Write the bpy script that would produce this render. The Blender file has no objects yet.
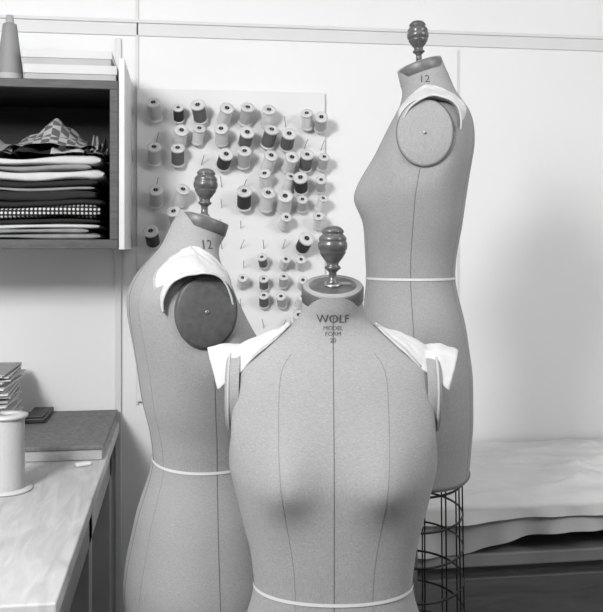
import bpy, math, random
import numpy as np
from mathutils import Vector, Matrix, noise
from mathutils.bvhtree import BVHTree
random.seed(4)
S=bpy.context.scene
S.view_settings.view_transform='Standard'
COL=S.collection
# ---------------------------------------------------------------- materials
def mat(name,g,rough=.8,var=0.0,scale=20,bump=0.0,bscale=200,g2=None,metal=0,kind='noise',stretch=(1,1,1),coat=0):
    m=bpy.data.materials.new(name); m.use_nodes=True
    nt=m.node_tree; N=nt.nodes; L=nt.links
    b=N['Principled BSDF']; b.inputs['Roughness'].default_value=rough; b.inputs['Metallic'].default_value=metal
    b.inputs['Coat Weight'].default_value=coat
    b.inputs['Base Color'].default_value=(g,g,g,1)
    tc=N.new('ShaderNodeTexCoord'); mp=N.new('ShaderNodeMapping'); mp.inputs['Scale'].default_value=stretch
    L.new(tc.outputs['Object'],mp.inputs['Vector'])
    if g2 is None and var>0:
        g1,g2=max(0,g-var),g+var
    else: g1=g
    if g2 is not None:
        if kind=='noise':
            t=N.new('ShaderNodeTexNoise'); t.inputs['Scale'].default_value=scale; t.inputs['Detail'].default_value=6; out=t.outputs['Fac']
        elif kind=='dots':
            t=N.new('ShaderNodeTexVoronoi'); t.inputs['Scale'].default_value=scale; t.inputs['Randomness'].default_value=0; out=t.outputs['Distance']
        elif kind=='stripe':
            t=N.new('ShaderNodeTexWave'); t.inputs['Scale'].default_value=scale; t.bands_direction='X'; out=t.outputs['Fac']
        elif kind=='checker':
            t=N.new('ShaderNodeTexChecker'); t.inputs['Scale'].default_value=scale; out=t.outputs['Fac']
        elif kind=='wood':
            t=N.new('ShaderNodeTexNoise'); t.inputs['Scale'].default_value=scale; t.inputs['Detail'].default_value=8; t.inputs['Distortion'].default_value=1.2; out=t.outputs['Fac']
        L.new(mp.outputs['Vector'],t.inputs['Vector'])
        r=N.new('ShaderNodeValToRGB'); L.new(out,r.inputs['Fac'])
        lo,hi=(.3,.7)
        if kind=='dots': lo,hi=.28,.34
        if kind=='stripe': lo,hi=.45,.55
        r.color_ramp.elements[0].position=lo; r.color_ramp.elements[1].position=hi
        r.color_ramp.elements[0].color=(g1,g1,g1,1); r.color_ramp.elements[1].color=(g2,g2,g2,1)
        L.new(r.outputs['Color'],b.inputs['Base Color'])
    if bump>0:
        n=N.new('ShaderNodeTexNoise'); n.inputs['Scale'].default_value=bscale; n.inputs['Detail'].default_value=4
        L.new(tc.outputs['Object'],n.inputs['Vector'])
        bp=N.new('ShaderNodeBump'); bp.inputs['Strength'].default_value=bump; bp.inputs['Distance'].default_value=.002
        L.new(n.outputs['Fac'],bp.inputs['Height']); L.new(bp.outputs['Normal'],b.inputs['Normal'])
    return m
def linen(name,g):
    """woven canvas: fine crossed threads + slubs"""
    m=bpy.data.materials.new(name); m.use_nodes=True
    nt=m.node_tree; N=nt.nodes; L=nt.links
    b=N['Principled BSDF']; b.inputs['Roughness'].default_value=.9
    b.inputs['Sheen Weight'].default_value=.03
    tc=N.new('ShaderNodeTexCoord')
    outs=[]
    for st in ((220,220,1500),(1500,1500,90)):
        mp=N.new('ShaderNodeMapping'); mp.inputs['Scale'].default_value=st
        L.new(tc.outputs['Object'],mp.inputs['Vector'])
        t=N.new('ShaderNodeTexNoise'); t.inputs['Scale'].default_value=1.0; t.inputs['Detail'].default_value=2
        L.new(mp.outputs['Vector'],t.inputs['Vector']); outs.append(t.outputs['Fac'])
    a=N.new('ShaderNodeMath'); a.operation='ADD'; L.new(outs[0],a.inputs[0]); L.new(outs[1],a.inputs[1])
    big=N.new('ShaderNodeTexNoise'); big.inputs['Scale'].default_value=7; L.new(tc.outputs['Object'],big.inputs['Vector'])
    a2=N.new('ShaderNodeMath'); a2.operation='MULTIPLY_ADD'; L.new(big.outputs['Fac'],a2.inputs[0]); a2.inputs[1].default_value=.3; L.new(a.outputs[0],a2.inputs[2])
    r=N.new('ShaderNodeMapRange'); L.new(a2.outputs[0],r.inputs['Value'])
    r.inputs['From Min'].default_value=.75; r.inputs['From Max'].default_value=1.55
    r.inputs['To Min'].default_value=g*.74; r.inputs['To Max'].default_value=g*1.26
    L.new(r.outputs[0],b.inputs['Base Color'])
    bp=N.new('ShaderNodeBump'); bp.inputs['Strength'].default_value=.25; bp.inputs['Distance'].default_value=.0008
    L.new(a.outputs[0],bp.inputs['Height']); L.new(bp.outputs['Normal'],b.inputs['Normal'])
    return m
# ---------------------------------------------------------------- mesh builder
class MB:
    def __init__(s): s.v=[];s.f=[];s.m=[];s.sm=[]
    def add(s,vs,fs,mi=0,smooth=True,M=None):
        o=len(s.v)
        for p in vs:
            p=Vector(p)
            if M is not None: p=M@p
            s.v.append(p)
        for f in fs:
            s.f.append([i+o for i in f]); s.m.append(mi); s.sm.append(smooth)
    def lathe(s,prof,M=None,mi=0,n=24,smooth=True,mis=None):
        vs=[]
        for r,z in prof:
            for k in range(n):
                a=2*math.pi*k/n; vs.append((r*math.cos(a),r*math.sin(a),z))
        o=len(s.v)
        for v in vs:
            v=Vector(v); s.v.append(M@v if M is not None else v)
        for j in range(len(prof)-1):
            for k in range(n):
                k2=(k+1)%n
                s.f.append([o+j*n+k,o+j*n+k2,o+(j+1)*n+k2,o+(j+1)*n+k]); s.m.append(mis[j] if mis else mi); s.sm.append(smooth)
    def box(s,x0,x1,y0,y1,z0,z1,mi=0,M=None,bev=.0):
        if bev<=0:
            vs=[(x,y,z) for z in (z0,z1) for y in (y0,y1) for x in (x0,x1)]
            s.add(vs,[(0,2,3,1),(4,5,7,6),(0,1,5,4),(2,6,7,3),(0,4,6,2),(1,3,7,5)],mi,False,M)
        else:
            import bmesh
            bm=bmesh.new(); bmesh.ops.create_cube(bm,size=1)
            for v in bm.verts:
                v.co=Vector(((x0+x1)/2+v.co.x*(x1-x0),(y0+y1)/2+v.co.y*(y1-y0),(z0+z1)/2+v.co.z*(z1-z0)))
            bmesh.ops.bevel(bm,geom=bm.edges[:],offset=bev,segments=2,affect='EDGES',profile=.5)
            bm.verts.index_update()
            s.add([v.co for v in bm.verts],[[v.index for v in f.verts] for f in bm.faces],mi,False,M); bm.free()
    def tube(s,pts,r,mi=0,closed=False,n=8,M=None):
        pts=[Vector(p) for p in pts]; N=len(pts); vs=[]
        up=None
        for i,p in enumerate(pts):
            a=pts[(i-1)%N] if (closed or i>0) else p
            b=pts[(i+1)%N] if (closed or i<N-1) else p
            t=(b-a).normalized()
            if up is None:
                up=Vector((0,0,1)) if abs(t.z)<.9 else Vector((1,0,0))
            x=t.cross(up).normalized(); y=x.cross(t).normalized(); up=y
            for k in range(n):
                an=2*math.pi*k/n; vs.append(p+x*r*math.cos(an)+y*r*math.sin(an))
        fs=[]
        for i in range(N if closed else N-1):
            j=(i+1)%N
            for k in range(n):
                k2=(k+1)%n; fs.append((i*n+k,i*n+k2,j*n+k2,j*n+k))
        if not closed:
            fs.append(list(range(n))[::-1]); fs.append([(N-1)*n+k for k in range(n)])
        s.add(vs,fs,mi,True,M)
    def grid(s,fn,nu,nv,mi=0,closeu=False,M=None,flip=False):
        vs=[fn(i/(nu-(0 if closeu else 1)),j/(nv-1)) for j in range(nv) for i in range(nu)]
        fs=[]
        for j in range(nv-1):
            for i in range(nu if closeu else nu-1):
                i2=(i+1)%nu
                q=(j*nu+i,j*nu+i2,(j+1)*nu+i2,(j+1)*nu+i)
                fs.append(q[::-1] if flip else q)
        s.add(vs,fs,mi,True,M)
    def obj(s,name,mats,parent=None,solid=0,sub=0):
        me=bpy.data.meshes.new(name); me.from_pydata([tuple(v) for v in s.v],[],s.f)
        for m in mats: me.materials.append(m)
        for p,mi,sm in zip(me.polygons,s.m,s.sm): p.material_index=mi; p.use_smooth=sm
        me.update()
        o=bpy.data.objects.new(name,me); COL.objects.link(o)
        if parent: o.parent=parent
        if solid:
            md=o.modifiers.new('s','SOLIDIFY'); md.thickness=solid; md.offset=1
        if sub:
            md=o.modifiers.new('b','SUBSURF'); md.levels=sub; md.render_levels=sub
        return o
def empty(name,loc=(0,0,0),rz=0):
    e=bpy.data.objects.new(name,None); e.empty_display_size=.1; COL.objects.link(e); e.location=loc; e.rotation_euler=(0,0,rz); return e
# ---------------------------------------------------------------- shared mats
M_wall=mat('wall_paint',.76,.75,var=.012,scale=3,bump=.05,bscale=40)
M_trim=mat('trim_paint',.64,.6,var=.02,scale=5)
M_floor=mat('floor_wood',.08,.5,g2=.14,scale=8,kind='wood',stretch=(1,12,1))
M_ceil=mat('ceiling_paint',.5,.9,var=.01)
M_wire=mat('dark_wire',.02,.4,metal=.6)
M_iron=mat('cast_iron',.05,.5,bump=.2)
M_white=mat('muslin',.54,.95,var=.03,scale=60,bump=.5,bscale=500)
M_hem=mat('muslin_tape',.38,.95,var=.06,scale=200,bump=.3,bscale=900)
M_seam=mat('seam_thread',.12,.9)
M_seam2=mat('seam_thread_pale',.19,.9)
M_tape=mat('waist_tape',.58,.8)
M_ink=mat('stamp_ink',.07,.8)
M_knob=mat('turned_wood',.05,.33,g2=.11,scale=30,kind='wood',stretch=(1,1,6),coat=.25)
M_screw=mat('screw_steel',.35,.35,metal=.8)

# ---------------------------------------------------------------- dress forms
TAB=np.array([
# h      w     f     b     p
(-.440,.158,.108,.118,2.3),
(-.30,.168,.112,.130,2.3),
(-.20,.168,.110,.129,2.3),
(-.10,.148,.101,.115,2.3),
(-.03,.124,.093,.097,2.2),
(0,.1185,.090,.092,2.2),
(.05,.125,.093,.096,2.2),
(.11,.141,.096,.108,2.3),
(.17,.157,.095,.116,2.3),
(.22,.166,.083,.123,2.3),
(.27,.168,.064,.130,2.3),
(.305,.168,.048,.130,2.3),
(.330,.163,.034,.127,2.2),
(.347,.140,.025,.121,2.1),
(.360,.108,.018,.114,2.0),
(.373,.076,.014,.106,2.0),
(.388,.056,.013,.096,2.0),
(.405,.048,.015,.084,2.0),
(.425,.0455,.020,.073,2.0),
(.445,.0455,.024,.067,2.0)])
HS=np.linspace(-.44,.445,355)
def smc(col,sig):
    y=np.interp(HS,TAB[:,0],TAB[:,col]); k=np.arange(-20,21); g=np.exp(-(k/sig)**2/2); g/=g.sum()
    yp=np.concatenate([2*y[0]-y[20:0:-1],y,2*y[-1]-y[-2:-22:-1]])
    return np.convolve(yp,g,'valid')
PR=[smc(1,3),smc(2,5),smc(3,5),smc(4,5)]
TILT=math.tan(math.radians(18))
def sect(h): return [float(np.interp(h,HS,c)) for c in PR]
def ycap(h):
    w,f,b,p=sect(h); return (b-f)/2
def textmesh(lines):
    out=[]
    for txt,size,zc in lines:
        cu=bpy.data.curves.new('t','FONT'); cu.body=txt; cu.size=size; cu.align_x='CENTER'; cu.align_y='CENTER'; cu.resolution_u=3
        o=bpy.data.objects.new('t',cu); COL.objects.link(o)
        dg=bpy.context.evaluated_depsgraph_get(); dg.update()
        me=bpy.data.meshes.new_from_object(o.evaluated_get(dg))
        out.append(([(v.co.x,v.co.y+zc) for v in me.vertices],[list(p.vertices) for p in me.polygons]))
        bpy.data.objects.remove(o); bpy.data.curves.remove(cu); bpy.data.meshes.remove(me)
    return out
def build_form(loc,yaw,g,gplate,waist_z,hip=1.0,bust=.026,label=None,labdir=-90,capg=.14,rimg=.4,lean=0.0,back=1.0,hb=-.44,plate=(.062,.052),XO=.190,pa=80,XI=.060,pe=.66,tipx=.157,bind=.85):
    def surf(h,phi,off=0.0):
        w,f,b,p=sect(h)
        b*=1+(back-1)*max(0,min(1,(.40-h)/.08))*max(0,min(1,h/.1))
        if h<0:
            k=1+(hip-1)*min(1,-h/.25); w*=k; f*=k; b*=k
        yc=(b-f)/2; hd=(f+b)/2
        c=math.cos(phi); s_=math.sin(phi)
        x=w*math.copysign(abs(c)**(2/p),c); y=yc+hd*math.copysign(abs(s_)**(2/p),s_)
        if h>.17:
            lim=.1555; t=min(1,(h-.17)/.05); ax=abs(x)
            if ax>lim-.01:
                e=ax-(lim-.01); ax2=lim-.01+.01*(1-math.exp(-e/.01)); x=math.copysign(ax+(ax2-ax)*t,x)
        if s_<0:
            fade=min(1,-s_*2.2)
            bb=sum(math.exp(-((x-q)/.046)**2-((h-.165)/(.065 if h>.165 else .042))**2) for q in (-.073,.073))
            y-=bust*bb*fade
        else:
            y+=.004*min(1,s_*2)*sum(math.exp(-((x-q)/.05)**2-((h-.27)/.06)**2) for q in (-.08,.08))
        t=max(0,min(1,(h-.30)/.145)); y-=lean*t
        z=h
        t=max(0,min(1,(h-.385)/.04)); t=t*t*(3-2*t)
        z+=TILT*(y+lean-yc)*t
        if off:
            d=Vector((x/max(w,.01),(y-yc)/max(hd,.01),0)); d.normalize(); x+=d.x*off; y+=d.y*off
        return Vector((x,y,z))
    root=empty('dress_form',(loc[0],loc[1],0),math.radians(yaw))
    Mz=Matrix.Translation((0,0,waist_z))
    ml=linen('form_canvas',g)
    NP=128
    hs=list(np.linspace(hb,.30,75))+list(np.linspace(.304,.445,60))
    b=MB()
    vs=[surf(h,2*math.pi*k/NP) for h in hs for k in range(NP)]
    fs=[(j*NP+k,j*NP+(k+1)%NP,(j+1)*NP+(k+1)%NP,(j+1)*NP+k) for j in range(len(hs)-1) for k in range(NP)]
    fs.append(list(range(NP))[::-1]); fs.append([(len(hs)-1)*NP+k for k in range(NP)])
    bvh=BVHTree.FromPolygons(vs,fs)
    b.add(vs,fs,0,True,Mz); b.obj('torso',[ml],root)
    b=MB()
    for deg,h0,h1 in ((-90,hb,.415),(-65,hb,.345),(-115,hb,.345),(90,hb,.415),(63,hb,.335),(117,hb,.335),(0,hb,.215),(180,hb,.215)):
        pts=[surf(h,math.radians(deg),.00002) for h in np.linspace(h0+.004,h1,90)]
        main=abs(deg) in (90,0,180)
        b.tube(pts,.0007 if main else .00045,0 if main else 1,n=5,M=Mz)
    b.tube([surf(hb+.004,2*math.pi*k/64) for k in range(64)],.0025,0,closed=True,M=Mz)
    b.obj('seams',[M_seam,M_seam2],root)
    b=MB()
    b.grid(lambda u,v: surf(-.0024+.0048*v,2*math.pi*u,.0014),96,3,0,closeu=True,M=Mz); b.obj('waist_tape',[M_tape],root)
    # arm plates
    mp_=linen('plate_cover',gplate) if gplate>.15 else mat('plate_leatherette',gplate,.5,var=.015,scale=80,bump=.3,bscale=300)
    mr=mat('plate_rim',rimg,.8)
    for sg in (-1,1):
        b=MB()
        P=Mz@Matrix.Translation((sg*.1525,.028,.282))@Matrix.Rotation(sg*math.radians(90),4,'Y')
        E=P@Matrix.Diagonal((plate[0],plate[1],1,1))
        b.lathe([(1.0,-.012),(1.0,.006),(.975,.0085),(.93,.0095),(.5,.0105),(.0001,.011)],E,0,48)
        ring=[E@Vector((math.cos(a),math.sin(a),.004)) for a in [2*math.pi*k/48 for k in range(48)]]
        b.tube(ring,.0020,1,closed=True)
        b.lathe([(.0035,.010),(.0035,.0125),(.002,.013),(.0001,.013)],P,2,12)
        b.obj('arm_plate',[mp_,mr,M_screw],root)
    # shoulder pads of muslin
    c0=Vector((0,.036,.275))
    for sg in (-1,1):
        def hit(x,ang,off):
            d=Vector((0,-math.sin(ang),math.cos(ang)))
            o=Vector((x,c0.y,c0.z))
            r=bvh.ray_cast(o+d*.4,-d)
            return (r[0]+d*off) if r[0] is not None else o+d*.05
        def pad(u,v,lift=0):
            s=v; x=XI+s*(XO-XI)
            A=math.radians(pa)*(s**pe)+.02
            ang=(u*2-1)*A
            p=hit(sg*min(x,.146),ang,.003+.003*math.sin(math.pi*min(1,s*.9))**2+lift)
            ex=max(0,x-.146); e=abs(u*2-1)
            drop=ex*.05+(ex/.045)**2*.004
            pull=Vector((0,-math.sin(ang),math.cos(ang)))*(.006*min(1,ex/.02))*(1-e)
            wob=noise.noise(Vector((u*5+sg*3+loc[0]*10,v*4,waist_z*7)))*.003+noise.noise(Vector((u*14+sg*3,v*10+loc[0]*10,waist_z*7)))*.0018
            xo=x-(XO-tipx)*(e**1.1)*s
            return Vector((sg*xo,p.y+pull.y,p.z+pull.z-drop+wob))
        b=MB()
        b.grid(lambda u,v:pad(u,v),61,37,0,M=Mz,flip=(sg<0))
        b.obj('shoulder_pad',[M_white],root,solid=.003)
        b=MB()
        for side in (0,1):
            def strip(u,v):
                s=.05+(bind-.05)*u
                w=.026/(s**.62+.12)
                uu=.012/(s**.62+.12)+w*v
                if side: uu=1-uu
                return pad(uu,s,.0036)
            b.grid(strip,40,4,0,M=Mz)
        b.obj('pad_binding',[M_hem],root,solid=.0004)
    # cap + finial
    h=.445; yc=ycap(h)-lean
    Cm=Mz@Matrix.Translation((0,yc,h))@Matrix.Rotation(math.atan(TILT),4,'X')
    b=MB()
    b.lathe([(.0462,-.024),(.0478,-.023),(.0480,-.004),(.0465,-.001),(.043,0),(.041,-.0015),(.0385,-.0015),(.037,0),(.02,.0005),(.0001,.0005)],Cm,0,64)
    b.lathe([(.0001,.0005),(.013,.0005),(.0135,.003),(.011,.005),(.0001,.005)],Cm,1,24)
    b.box(.006,.028,-.004,.004,.0005,.004,1,Cm,bev=.001)
    b.obj('neck_cap',[mat('cap_metal',capg,.45,var=.03,scale=60,metal=.1),M_screw],root)
    b=MB()
    Km=Mz@Matrix.Translation((0,yc,h+.002))@Matrix.Rotation(math.atan(TILT)*.15,4,'X')
    pr=[(.0001,0),(.0095,0),(.010,.003),(.0065,.006),(.0058,.018),(.0085,.021),(.0125,.024),(.0125,.0265),(.009,.029),(.0095,.033),(.0145,.039),(.0195,.047),(.0203,.049),(.0195,.051),(.0218,.053),(.0228,.059),(.0222,.0635),(.0205,.066),(.0215,.068),(.0205,.072),(.0165,.0765),(.0158,.078),(.0175,.0795),(.0165,.083),(.012,.0875),(.006,.0895),(.0001,.090)]
    b.lathe(pr,Km,0,40)
    b.obj('finial',[M_knob],root)
    if label:
        b=MB()
        for vs_,fs_ in textmesh(label):
            out=[]
            for x,z in vs_:
                a=math.radians(labdir)+x/.047
                yc2=ycap(.41)-lean*.75
                d=Vector((math.cos(a),math.sin(a),0))
                r=bvh.ray_cast(Vector((0,yc2,z))+d*.3,-d)
                out.append((r[0]+d*.0006) if r[0] is not None else Vector((0,0,z)))
            b.add(out,fs_,0,False,Mz)
        b.obj('size_stamp',[M_ink],root)
    # wire cage, pole, base
    zb=waist_z+hb
    b=MB()
    ztop=zb; zlow=max(.24,zb-.42)
    def cg(z,a):
        t=(ztop-z)/max(.01,ztop-zlow); r=.95+.06*t
        return Vector((.150*r*math.cos(a)*hip,.005+.108*r*math.sin(a)*hip,z))
    for q in range(14):
        a=2*math.pi*(q+.5)/14
        b.tube([cg(ztop-(ztop-zlow)*t/8,a) for t in range(9)],.0016,0,n=6)
    nr=7
    for q in range(nr):
        z=ztop-.015-(ztop-zlow-.015)*q/(nr-1)
        b.tube([cg(z,2*math.pi*k/48) for k in range(48)],.0024,0,closed=True,n=6)
    for a in (0,math.pi/2):
        b.tube([cg(zlow,a),cg(zlow,a+math.pi)],.003,0,n=6)
    b.obj('wire_cage',[M_wire],root)
    b=MB()
    b.lathe([(.0001,.05),(.05,.05),(.05,.08),(.025,.10),(.020,.13),(.016,.14),(.016,zb-.0),(.0001,zb)],None,0,24)
    for q in range(4):
        a=math.pi/4+q*math.pi/2; c,s_=math.cos(a),math.sin(a)
        b.tube([(c*.03,s_*.03,.085),(c*.12,s_*.12,.082),(c*.19,s_*.19,.06),(c*.21,s_*.21,.045)],.011,0,n=8)
        W=Matrix.Translation((c*.21,s_*.21,.022))@Matrix.Rotation(a,4,'Z')@Matrix.Rotation(math.pi/2,4,'X')
        b.lathe([(.0001,-.01),(.018,-.01),(.022,-.006),(.022,.006),(.018,.01),(.0001,.01)],W,0,20)
    b.obj('pedestal',[M_iron],root)
    return root
build_form((.228,-1.294),-9,.29,.28,1.053,bust=.030,capg=.10,XO=.194,XI=.066,pa=64,pe=.85,tipx=.172,bind=.62,
    label=[('WOLF',.0175,.396),('MODEL',.0088,.3825),('FORM',.0088,.374),('20',.0088,.3645)],labdir=-90)
build_form((.043,-.965),100,.285,.08,1.166,hip=1.13,label=[('12',.024,.394)],labdir=192,rimg=.08,lean=.022,back=1.05,capg=.11,XO=.182)
build_form((.475,-.824),-105,.285,.30,1.492,label=[('12',.022,.405)],labdir=-2,capg=.14,rimg=.12,hb=-.405,lean=.002,plate=(.064,.053),XO=.172,pa=74)

# ---------------------------------------------------------------- room
XL,XR,YB,H=-1.35,2.3,-4.6,2.75
def room_box(name,*a,m):
    b=MB(); b.box(*a); return b.obj(name,[m])
M_wall2=mat('wall_paint_low_bounce',.25,.8,var=.01,scale=3)  # for the unseen wall behind the camera, darkened to cut bounced fill
room_box('wall_back',XL,XR,0,.1,0,H,m=M_wall)
room_box('wall_left',XL-.1,XL,YB,.1,0,H,m=M_wall)
room_box('wall_right',XR,XR+.1,YB,.1,0,H,m=M_wall)
room_box('wall_front',XL-.1,XR+.1,YB-.1,YB,0,H,m=M_wall2)
room_box('floor',XL-.1,XR+.1,YB-.1,.1,-.1,0,m=M_floor)
room_box('ceiling',XL-.1,XR+.1,YB-.1,.1,H,H+.1,m=M_ceil)
def trim(name,x0,x1,z0,z1,d=.012,extra=None):
    b=MB(); b.box(x0,x1,-d,0,z0,z1,bev=.002)
    if extra: b.box(x0,x1,-d*2.2,0,z1-extra,z1,bev=.002)
    return b.obj(name,[M_trim])
trim('trim_1',XL,XR,2.175,2.222,.005,.010)
trim('trim_2',-.190,-.172,0,2.165,.010)
trim('trim_3',-.130,-.122,1.09,2.75,.005)
trim('trim_4',.850,.855,0,2.165,.005)
trim('baseboard_back',XL,XR,0,.12,.016)

# ---------------------------------------------------------------- thread rack
rack=empty('thread_spool_rack')
b=MB(); b.box(-.127,.432,-.013,-.002,1.10,2.020,bev=.002); b.obj('peg_panel',[mat('rack_board',.70,.7,var=.015,scale=4)],rack)
def bp(c,r): return (-.127+.002985*(c-137), 1.546+(245-r)*.00289)
spools=[(156,108,2,1),(178,110,0,.8),(200,108,1,1.05),(221,108,3,1),(242,110,2,1),(265,112,3,1),(306,114,3,.9),(319,114,2,.95),
(178,131,3,1),(195,131,3,.9),(220,130,3,1),(242,132,1,1.05),(264,133,1,1.05),(284,134,1,1.05),
(154,152,2,1),(177,153,1,1),(220,154,0,1.05),(241,154,2,1),(264,156,3,1),(285,156,3,1),(303,156,1,1),(320,156,2,.8),
(264,175,3,.9),(285,178,3,.8),(300,178,0,1.05),(319,179,2,.8),
(156,194,2,1),(177,193,3,1),(242,196,0,1.1),(263,197,3,1.1),(282,197,3,1.1),(300,199,2,.8),(317,199,3,.75),
(177,215,2,1),(281,217,3,.8),(317,217,3,.8),
(154,234,0,1.05),(177,234,3,.8),(299,238,0,1.1),
(154,257,1,.95),(262,258,1,.7),(280,258,3,.7),(298,258,3,.7),
(239,277,3,.7),(262,281,1,.7),(281,279,2,.7),(300,279,3,.7),
(262,299,1,.75),(281,299,2,.75),(297,299,3,.75),(297,320,3,.9),
(239,238,3,.0),(220,175,0,0),(200,196,0,0),(200,217,0,0),(220,217,0,0),(239,217,0,0),(262,238,0,0),(281,238,0,0),(200,152,0,0),(220,238,0,0),(284,112,0,0),(242,258,0,0),(281,320,0,0),(262,320,0,0),(239,299,0,0),(177,257,0,0),(200,175,0,0),(156,175,0,0),(156,130,0,0),(303,134,0,0),(320,135,0,0),(242,320,0,0),(220,196,0,0),(242,175,0,0)]
tm=[mat('thread_black_bore_shade',.03,.7,bump=.3,bscale=500),mat('thread_dark',.12,.7,bump=.3,bscale=500),mat('thread_grey',.42,.7,bump=.3,bscale=500),mat('thread_white',.70,.7,bump=.3,bscale=500),mat('spool_wood',.58,.6,var=.06,scale=50)]
b=MB(); pg=MB()
for c_,r_,t,k in spools:
    x,z=bp(c_,r_)
    yaw=random.uniform(-.30,.30)
    A=math.radians(random.uniform(44,62))
    kk=k if k>0 else .7
    base=Vector((x,-.016,z-.022*kk))
    D=Matrix.Translation(base)@Matrix.Rotation(yaw,4,'Y')@Matrix.Rotation(A,4,'X')
    if k>0:
        r=.0208*k; L=.062*k; D2=D@Matrix.Translation((0,0,.012*k))
        n=7; pr=[(.0001,0),(r*.96,0),(r,.002*k),(r,.006*k),(r*.88,.008*k)]
        mi=[4,4,4,4]
        for q in range(n):
            zz=.009*k+(L-.018*k)*q/(n-1); pr.append((r*(.88+(.02 if q%2 else 0)),zz)); mi.append(t)
        pr+=[(r*.88,L-.008*k),(r,L-.006*k),(r,L-.002*k),(r*.95,L),(r*.33,L),(r*.30,L-.01),(.0001,L-.01)]
        mi+=[t,4,4,4,4,0,0]  # spool bore coloured black to stand for the shade inside
        b.lathe(pr,D2,0,20,mis=mi[:len(pr)-1])
    ln=.080 if k>0 else .060
    P=[D@Vector((0,0,ln*kk)),D@Vector((0,0,0)),base+Vector((0,.003,-.002))]
    pg.tube(P,.0010,0,n=6)
b.obj('thread_spools',tm,rack); pg.obj('wire_pegs',[mat('peg_wire',.20,.4,metal=.5)],rack)

# ---------------------------------------------------------------- open shelf on the wall
M_dw=mat('shelf_dark_wood',.014,.7,g2=.028,scale=10,kind='wood',stretch=(1,1,10))
M_dw2=mat('shelf_edge_wood',.05,.6,g2=.09,scale=12,kind='wood',stretch=(1,1,8))
shelf=empty('open_fabric_shelf')
b=MB()
b.box(-.80,-.157,-.33,-.002,1.553,1.573,0); b.box(-.80,-.157,-.33,-.002,1.957,1.975,0)
b.box(-.80,-.78,-.33,-.002,1.573,1.957,0); b.box(-.177,-.157,-.33,-.002,1.573,1.957,0)
b.box(-.78,-.177,-.012,-.002,1.573,1.957,0)
b.box(-.80,-.157,-.35,-.331,1.550,1.574,1,bev=.002); b.box(-.80,-.157,-.35,-.331,1.955,1.977,1,bev=.002)
b.box(-.178,-.157,-.35,-.331,1.574,1.955,1,bev=.002); b.box(-.80,-.779,-.35,-.331,1.574,1.955,1,bev=.002)
b.obj('cabinet_case',[M_dw,M_dw2],shelf)
b=MB(); b.box(-.156,-.141,-.345,-.002,1.548,2.035,0,bev=.002)
b.obj('end_board',[mat('painted_board',.66,.6,var=.03,scale=6)],shelf)
FM=[mat('cloth_white',.55,.9,var=.03,scale=30,bump=.2,bscale=300),
    mat('cloth_grey',.25,.9,var=.03,scale=30,bump=.2,bscale=300),
    mat('cloth_black',.015,.9,bump=.2,bscale=300),
    mat('cloth_polka',.6,.9,g2=.012,scale=95,kind='dots',stretch=(1,0,1)),
    mat('cloth_stripe',.05,.9,g2=.35,scale=26,kind='stripe',stretch=(.3,1,3)),
    mat('cloth_gingham',.12,.9,g2=.45,scale=48,kind='checker',stretch=(1,1,.6))]
fs_=MB()
def fold(mb,x0,x1,y0,y1,z0,t,mi,seed,slope=0.0):
    def fn(u,v):
        a=2*math.pi*u; ca,sa=math.cos(a),math.sin(a)
        cy=(y0+y1)/2; hy=(y1-y0)/2
        y=cy+hy*math.copysign(abs(ca)**.22,ca); z=math.copysign(abs(sa)**.55,sa)*t/2
        e=1-max(0,(abs(v*2-1)-.90)/.10)**2*.55
        x=x0+(x1-x0)*v
        n=noise.noise(Vector((x*9+seed,y*7,seed*2.3)))
        k=min(1,(z0-1.575)/.05)
        big=noise.noise(Vector((x*6+11,y*3,z0*9)))
        return Vector((x+(.010*noise.noise(Vector((seed,z*60,y*12)))),y+.014*n,max(1.5745,z0+t/2+z*e*(1+.6*n)+(.008*big+slope*(v-.5))*k)))
    mb.grid(fn,40,60,mi,closeu=True)
    for v in (0,1):
        ring=[fn(k/40,v) for k in range(40)]
        mb.add(ring,[list(range(40)) if v else list(range(40))[::-1]],mi,False)
z=1.575
for i,(t,mi,x1) in enumerate([(.014,1,-.20),(.012,1,-.23),(.012,0,-.195),(.012,2,-.195),(.034,3,-.205),(.016,2,-.197),(.026,2,-.205),(.010,1,-.22),(.016,2,-.205),(.026,0,-.200),(.014,1,-.22),(.022,0,-.205)]):
    fold(fs_,-.70+.02*random.random(),x1-.012*random.random(),-.312+.020*random.random(),-.035,z,t*1.02,mi,i*3.1+1,random.uniform(-.006,.006)); z+=t
ztop=z
def ging(u,v):
    x=-.45+.24*u; y=-.305+.24*v
    pk=.098*max(0,1-abs(u-.50-.12*(v-.3))/.52)*max(0,1-abs(v-.50)*1.5)
    n=noise.noise(Vector((u*4,v*4,1)))*.014+abs(noise.noise(Vector((u*3,v*2.4,7))))*.03
    return Vector((x+.05*(v-.5)*math.sin(u*6),y+.01*math.sin(u*9),ztop+.006+pk+abs(n)))
fs_.grid(ging,60,40,5)
def crump(x0,x1,hh,mi,sd,y0=-.305):
    def fn(u,v):
        x=x0+(x1-x0)*u; y=y0+.18*v
        n=abs(noise.noise(Vector((u*4+sd,v*3,sd))))*hh*2.0+hh*math.sin(math.pi*u)*.6
        return Vector((x,y+.012*math.sin(u*11+sd),ztop+.004+n*math.sin(math.pi*min(1,v*1.2+.08))))
    fs_.grid(fn,40,30,mi)
crump(-.250,-.19,.035,4,3); crump(-.70,-.43,.05,1,9); crump(-.33,-.20,.030,0,12); crump(-.46,-.33,.022,2,5); crump(-.245,-.192,.040,1,15,-.27)
fs_.obj('folded_fabric_stack',FM,solid=0)
M_bx=mat('cardboard_white',.60,.8,var=.02,scale=10); M_bx2=mat('cardboard_edge',.42,.8,var=.03,scale=10)
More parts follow.
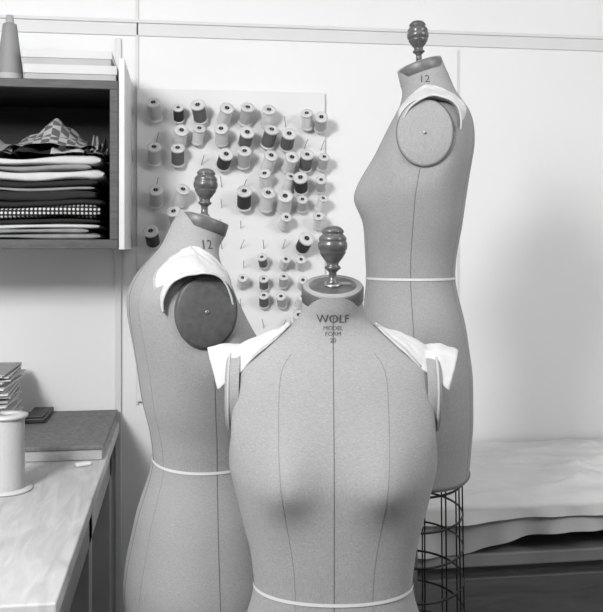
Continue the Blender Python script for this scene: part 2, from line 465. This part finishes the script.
def lidbox(x0,x1,y0,y1,z0,h):
    e=MB(); e.box(x0+.003,x1-.003,y0+.003,y1-.003,z0,z0+h*.9,1,bev=.001)
    e.box(x0,x1,y0,y1,z0+h*.45,z0+h,0,bev=.0015)
    return e.obj('lidded_box',[M_bx,M_bx2])
lidbox(-.395,-.162,-.32,-.06,1.978,.042); lidbox(-.400,-.175,-.315,-.07,2.0205,.038)
def cone(x,y,z,r0,r1,h,g):
    e=MB(); M=Matrix.Translation((x,y,z))
    pr=[(.0001,0),(r0,0),(r0,.004),(r0*.97,.02),(r0*.98,.022)]
    mi=[1,1,1,1]
    for q in range(1,15):
        t=q/14; pr.append(((r0*.98+(r1-r0)*t)*(1+(.012 if q%2 else 0)),.022+(h-.045)*t)); mi.append(0)
    pr+=[(r1*.6,h-.02),(r1*.5,h),(r1*.3,h),(.0001,h-.004)]; mi+=[0,1,1,1]
    e.lathe(pr,M,0,32,mis=mi[:len(pr)-1]); return e.obj('thread_cone',[mat('cone_thread',g,.5,bump=.4,bscale=600),M_bx2])
cone(-.437,-.27,1.978,.034,.018,.175,.24)
cone(-.52,-.24,1.978,.034,.018,.17,.5)

# ---------------------------------------------------------------- work table left
M_tt=mat('table_top_worn',.44,.5,g2=.60,scale=7,kind='wood',stretch=(6,1,1))
M_tl=mat('table_leg_paint',.36,.6,var=.04,scale=8)
b=MB()
x0,x1,y0,y1,zt=-1.25,-.177,-1.30,-.02,1.045
b.box(x0,x1,y0,y1,zt-.028,zt,0,bev=.003)
b.box(x0+.03,x1-.02,y0+.05,y0+.07,zt-.14,zt-.028,1); b.box(x0+.03,x1-.02,y1-.04,y1-.02,zt-.14,zt-.028,1)
b.box(x1-.04,x1-.02,y0+.07,y1-.04,zt-.14,zt-.028,1); b.box(x0+.03,x0+.05,y0+.07,y1-.04,zt-.14,zt-.028,1)
for X in (x0+.03,x1-.085):
    for Y in (y0+.05,(y0+y1)/2,y1-.085):
        b.box(X,X+.065,Y,Y+.065,0,zt-.028,1,bev=.003)
b.box(x0+.05,x1-.03,y0+.08,y1-.03,.28,.30,2)
b.obj('work_table',[M_tt,M_tl,M_dw])
b=MB()
b.box(-.425,-.186,-.47,-.03,1.046,1.072,1,bev=.002); b.box(-.430,-.181,-.475,-.025,1.072,1.082,0,bev=.002)
b.obj('pattern_portfolio',[mat('marbled_cover',.12,.7,g2=.19,scale=90),mat('portfolio_side',.38,.8,var=.05,scale=40)])
b=MB(); b.box(-.415,-.360,-.20,-.03,1.083,1.096,0,bev=.003); b.box(-.41,-.365,-.195,-.10,1.096,1.101,0,bev=.002)
b.obj('pocket_notebook',[mat('black_cover',.02,.5)])
b=MB(); z=1.046
for i in range(38):
    t=random.uniform(.003,.0065); dx,dy=random.uniform(-.014,.010),random.uniform(-.016,.012)
    M=Matrix.Translation((-.512+dx,-.20+dy,z))@Matrix.Rotation(random.uniform(-.10,.08),4,'Z')
    b.box(-.066,.066,-.12,.12,0,t*.85,i%3%2,M); z+=t
b.obj('pattern_envelope_stack',[M_bx,mat('paper_aged',.36,.8)])
b=MB(); M=Matrix.Translation((-.362,-.70,1.046))
b.lathe([(.0001,0),(.052,0),(.053,.002),(.052,.004),(.036,.005)],M,1,40)
pr=[(.036,.005)]+[(.0365+(.0005 if q%2 else 0),.008+.142*q/24) for q in range(25)]+[(.036,.152)]
b.lathe(pr,M,0,40)
b.lathe([(.036,.152),(.043,.153),(.044,.156),(.043,.159),(.012,.160),(.011,.150),(.0001,.150)],M,1,40)
b.obj('twine_reel',[mat('reel_twine',.52,.8,bump=.5,bscale=400),mat('reel_flange',.62,.5)])
b=MB(); M=Matrix.Translation((-.225,-.52,1.046))@Matrix.Rotation(.5,4,'Z')
b.box(-.018,.018,-.009,.009,0,.008,0,M,bev=.003); b.obj('tailors_chalk',[mat('chalk',.70,.9)])

# ---------------------------------------------------------------- bench right with cloth
M_cab=mat('cabinet_panel',.07,.6,g2=.11,scale=6,kind='wood',stretch=(1,1,8))
X0,X1,YF=.50,2.25,-.60
cab=empty('storage_bench')
b=MB()
b.box(X0+.03,X1,YF+.03,-.02,.06,.79,0); b.box(X0,X1,YF,-.018,.79,.822,1,bev=.004)
b.box(X0+.06,X1,YF+.06,-.03,0,.06,2)
for i in range(3):
    xa=X0+.05+i*.57; b.box(xa,xa+.54,YF+.012,YF+.03,.10,.42,0,bev=.004); b.box(xa,xa+.54,YF+.012,YF+.03,.44,.76,0,bev=.004)
b.box(X0,X1,YF,-.018,.915,.933,1,bev=.003)
for xx in (X0+.02,(X0+X1)/2,X1-.05):
    for yy in (YF+.03,-.06): b.box(xx,xx+.035,yy,yy+.03,.822,.915,2)
b.obj('bench_carcass',[M_cab,mat('bench_board',.22,.6,var=.04,scale=8),M_dw],cab)
def sheet(z0,yf,hang,seed,amp,fl=1.0):
    def fn(u,v):
        x=X0-.05+(X1-X0+.03)*u
        Lh=hang*(1+.45*noise.noise(Vector((x*2.6,seed,0)))+.5*math.exp(-((x-.62)/.14)**2))
        n=noise.noise(Vector((x*4,v*3,seed)))
        if v<.6:
            t=v/.6; y=-.02-(abs(yf)-.02)*t; z=z0+.004+amp*(n*.5+.5)*math.sin(math.pi*t)
            rid=1-abs(noise.noise(Vector((x*2.4+t*2.0,t*4,seed+4))))*3.4
            rid2=1-abs(noise.noise(Vector((x*3.4-t*3.0,t*3,seed+9))))*3.8
            z+=amp*(.9*max(0,rid)**2+.7*max(0,rid2)**2)*math.sin(math.pi*t)**.6
        elif v<.75:
            t=(v-.6)/.15; a=t*math.pi/2; y=yf-.012*math.sin(a); z=z0+.004-.012*(1-math.cos(a))
        else:
            t=(v-.75)/.25; z=z0-.008-Lh*t
            y=yf-.012-.008*fl*t*(math.sin(x*13+seed)+.6*math.sin(x*31+seed*2)+.5*math.sin(x*59))-.004*t
        return Vector((x,y,z))
    return fn
b=MB(); b.grid(sheet(.934,YF-.004,.062,2.0,.004,1.3),300,60,0); b.obj('lower_cover_cloth',[mat('cover_cloth_grey',.42,.9,var=.03,scale=12,bump=.2,bscale=300)],cab)
b=MB(); b.grid(sheet(.944,YF-.020,.020,6.0,.020,.6),300,110,0); b.obj('top_cover_cloth',[mat('cover_cloth_light',.60,.9,var=.03,scale=12,bump=.2,bscale=300)],cab)
def bundle(name,cx,cy,cz,a,b_,c,m,seed,amp=.15,flat=.6,rot=0):
    e=MB(); R=Matrix.Translation((cx,cy,cz))@Matrix.Rotation(rot,4,'Z')
    def fn(u,v):
        th=2*math.pi*u; ph=math.pi*(v-.5)
        d=Vector((math.cos(ph)*math.cos(th),math.cos(ph)*math.sin(th),math.sin(ph)))
        k=1+amp*noise.noise(d*2.2+Vector((seed,0,0)))+amp*.5*noise.noise(Vector((d.x*3,d.y*9,d.z*9+seed)))
        zz=d.z
        if zz<0: zz=-abs(zz)**flat
        return R@Vector((a*d.x*k,b_*d.y*k,c*max(-1,min(1.05,zz*(k if zz>0 else 1)))))
    e.grid(fn,64,40,0,closeu=True); return e.obj(name,[m])
bundle('dark_garment_bundle',1.13,-.42,.860,.21,.12,.034,mat('wool_dark',.02,.95,var=.008,scale=30),2)

# ---------------------------------------------------------------- lights
def area(name,loc,tgt,size,e):
    l=bpy.data.lights.new(name,'AREA'); l.shape='SQUARE'; l.size=size; l.energy=e
    o=bpy.data.objects.new(name,l); COL.objects.link(o); o.location=loc
    o.rotation_euler=(Vector(tgt)-Vector(loc)).to_track_quat('-Z','Y').to_euler(); return o
area('studio_lamp',(-1.0,-2.6,2.45),(.3,-.5,1.3),.45,57)
area('fill_light',(1.9,-2.4,2.45),(.5,-.1,1.5),.6,20)  # added fill light from the right, not a real fixture
area('overhead_light',(.5,-1.7,2.70),(.5,-1.2,0),.9,6)  # weak area light overhead, out of view, no fixture built
w=bpy.data.worlds.new('world'); S.world=w; w.use_nodes=True
w.node_tree.nodes['Background'].inputs[0].default_value=(.5,.5,.5,1); w.node_tree.nodes['Background'].inputs[1].default_value=.5
# ---------------------------------------------------------------- camera
cd=bpy.data.cameras.new('camera'); cam=bpy.data.objects.new('camera',cd); COL.objects.link(cam)
cd.sensor_fit='HORIZONTAL'; cd.sensor_width=36; cd.lens=860/603*36; cd.shift_y=-61/603; cd.clip_start=.05
cam.location=(0,-2.575,1.56); cam.rotation_euler=(math.pi/2,0,-math.radians(8)); S.camera=cam
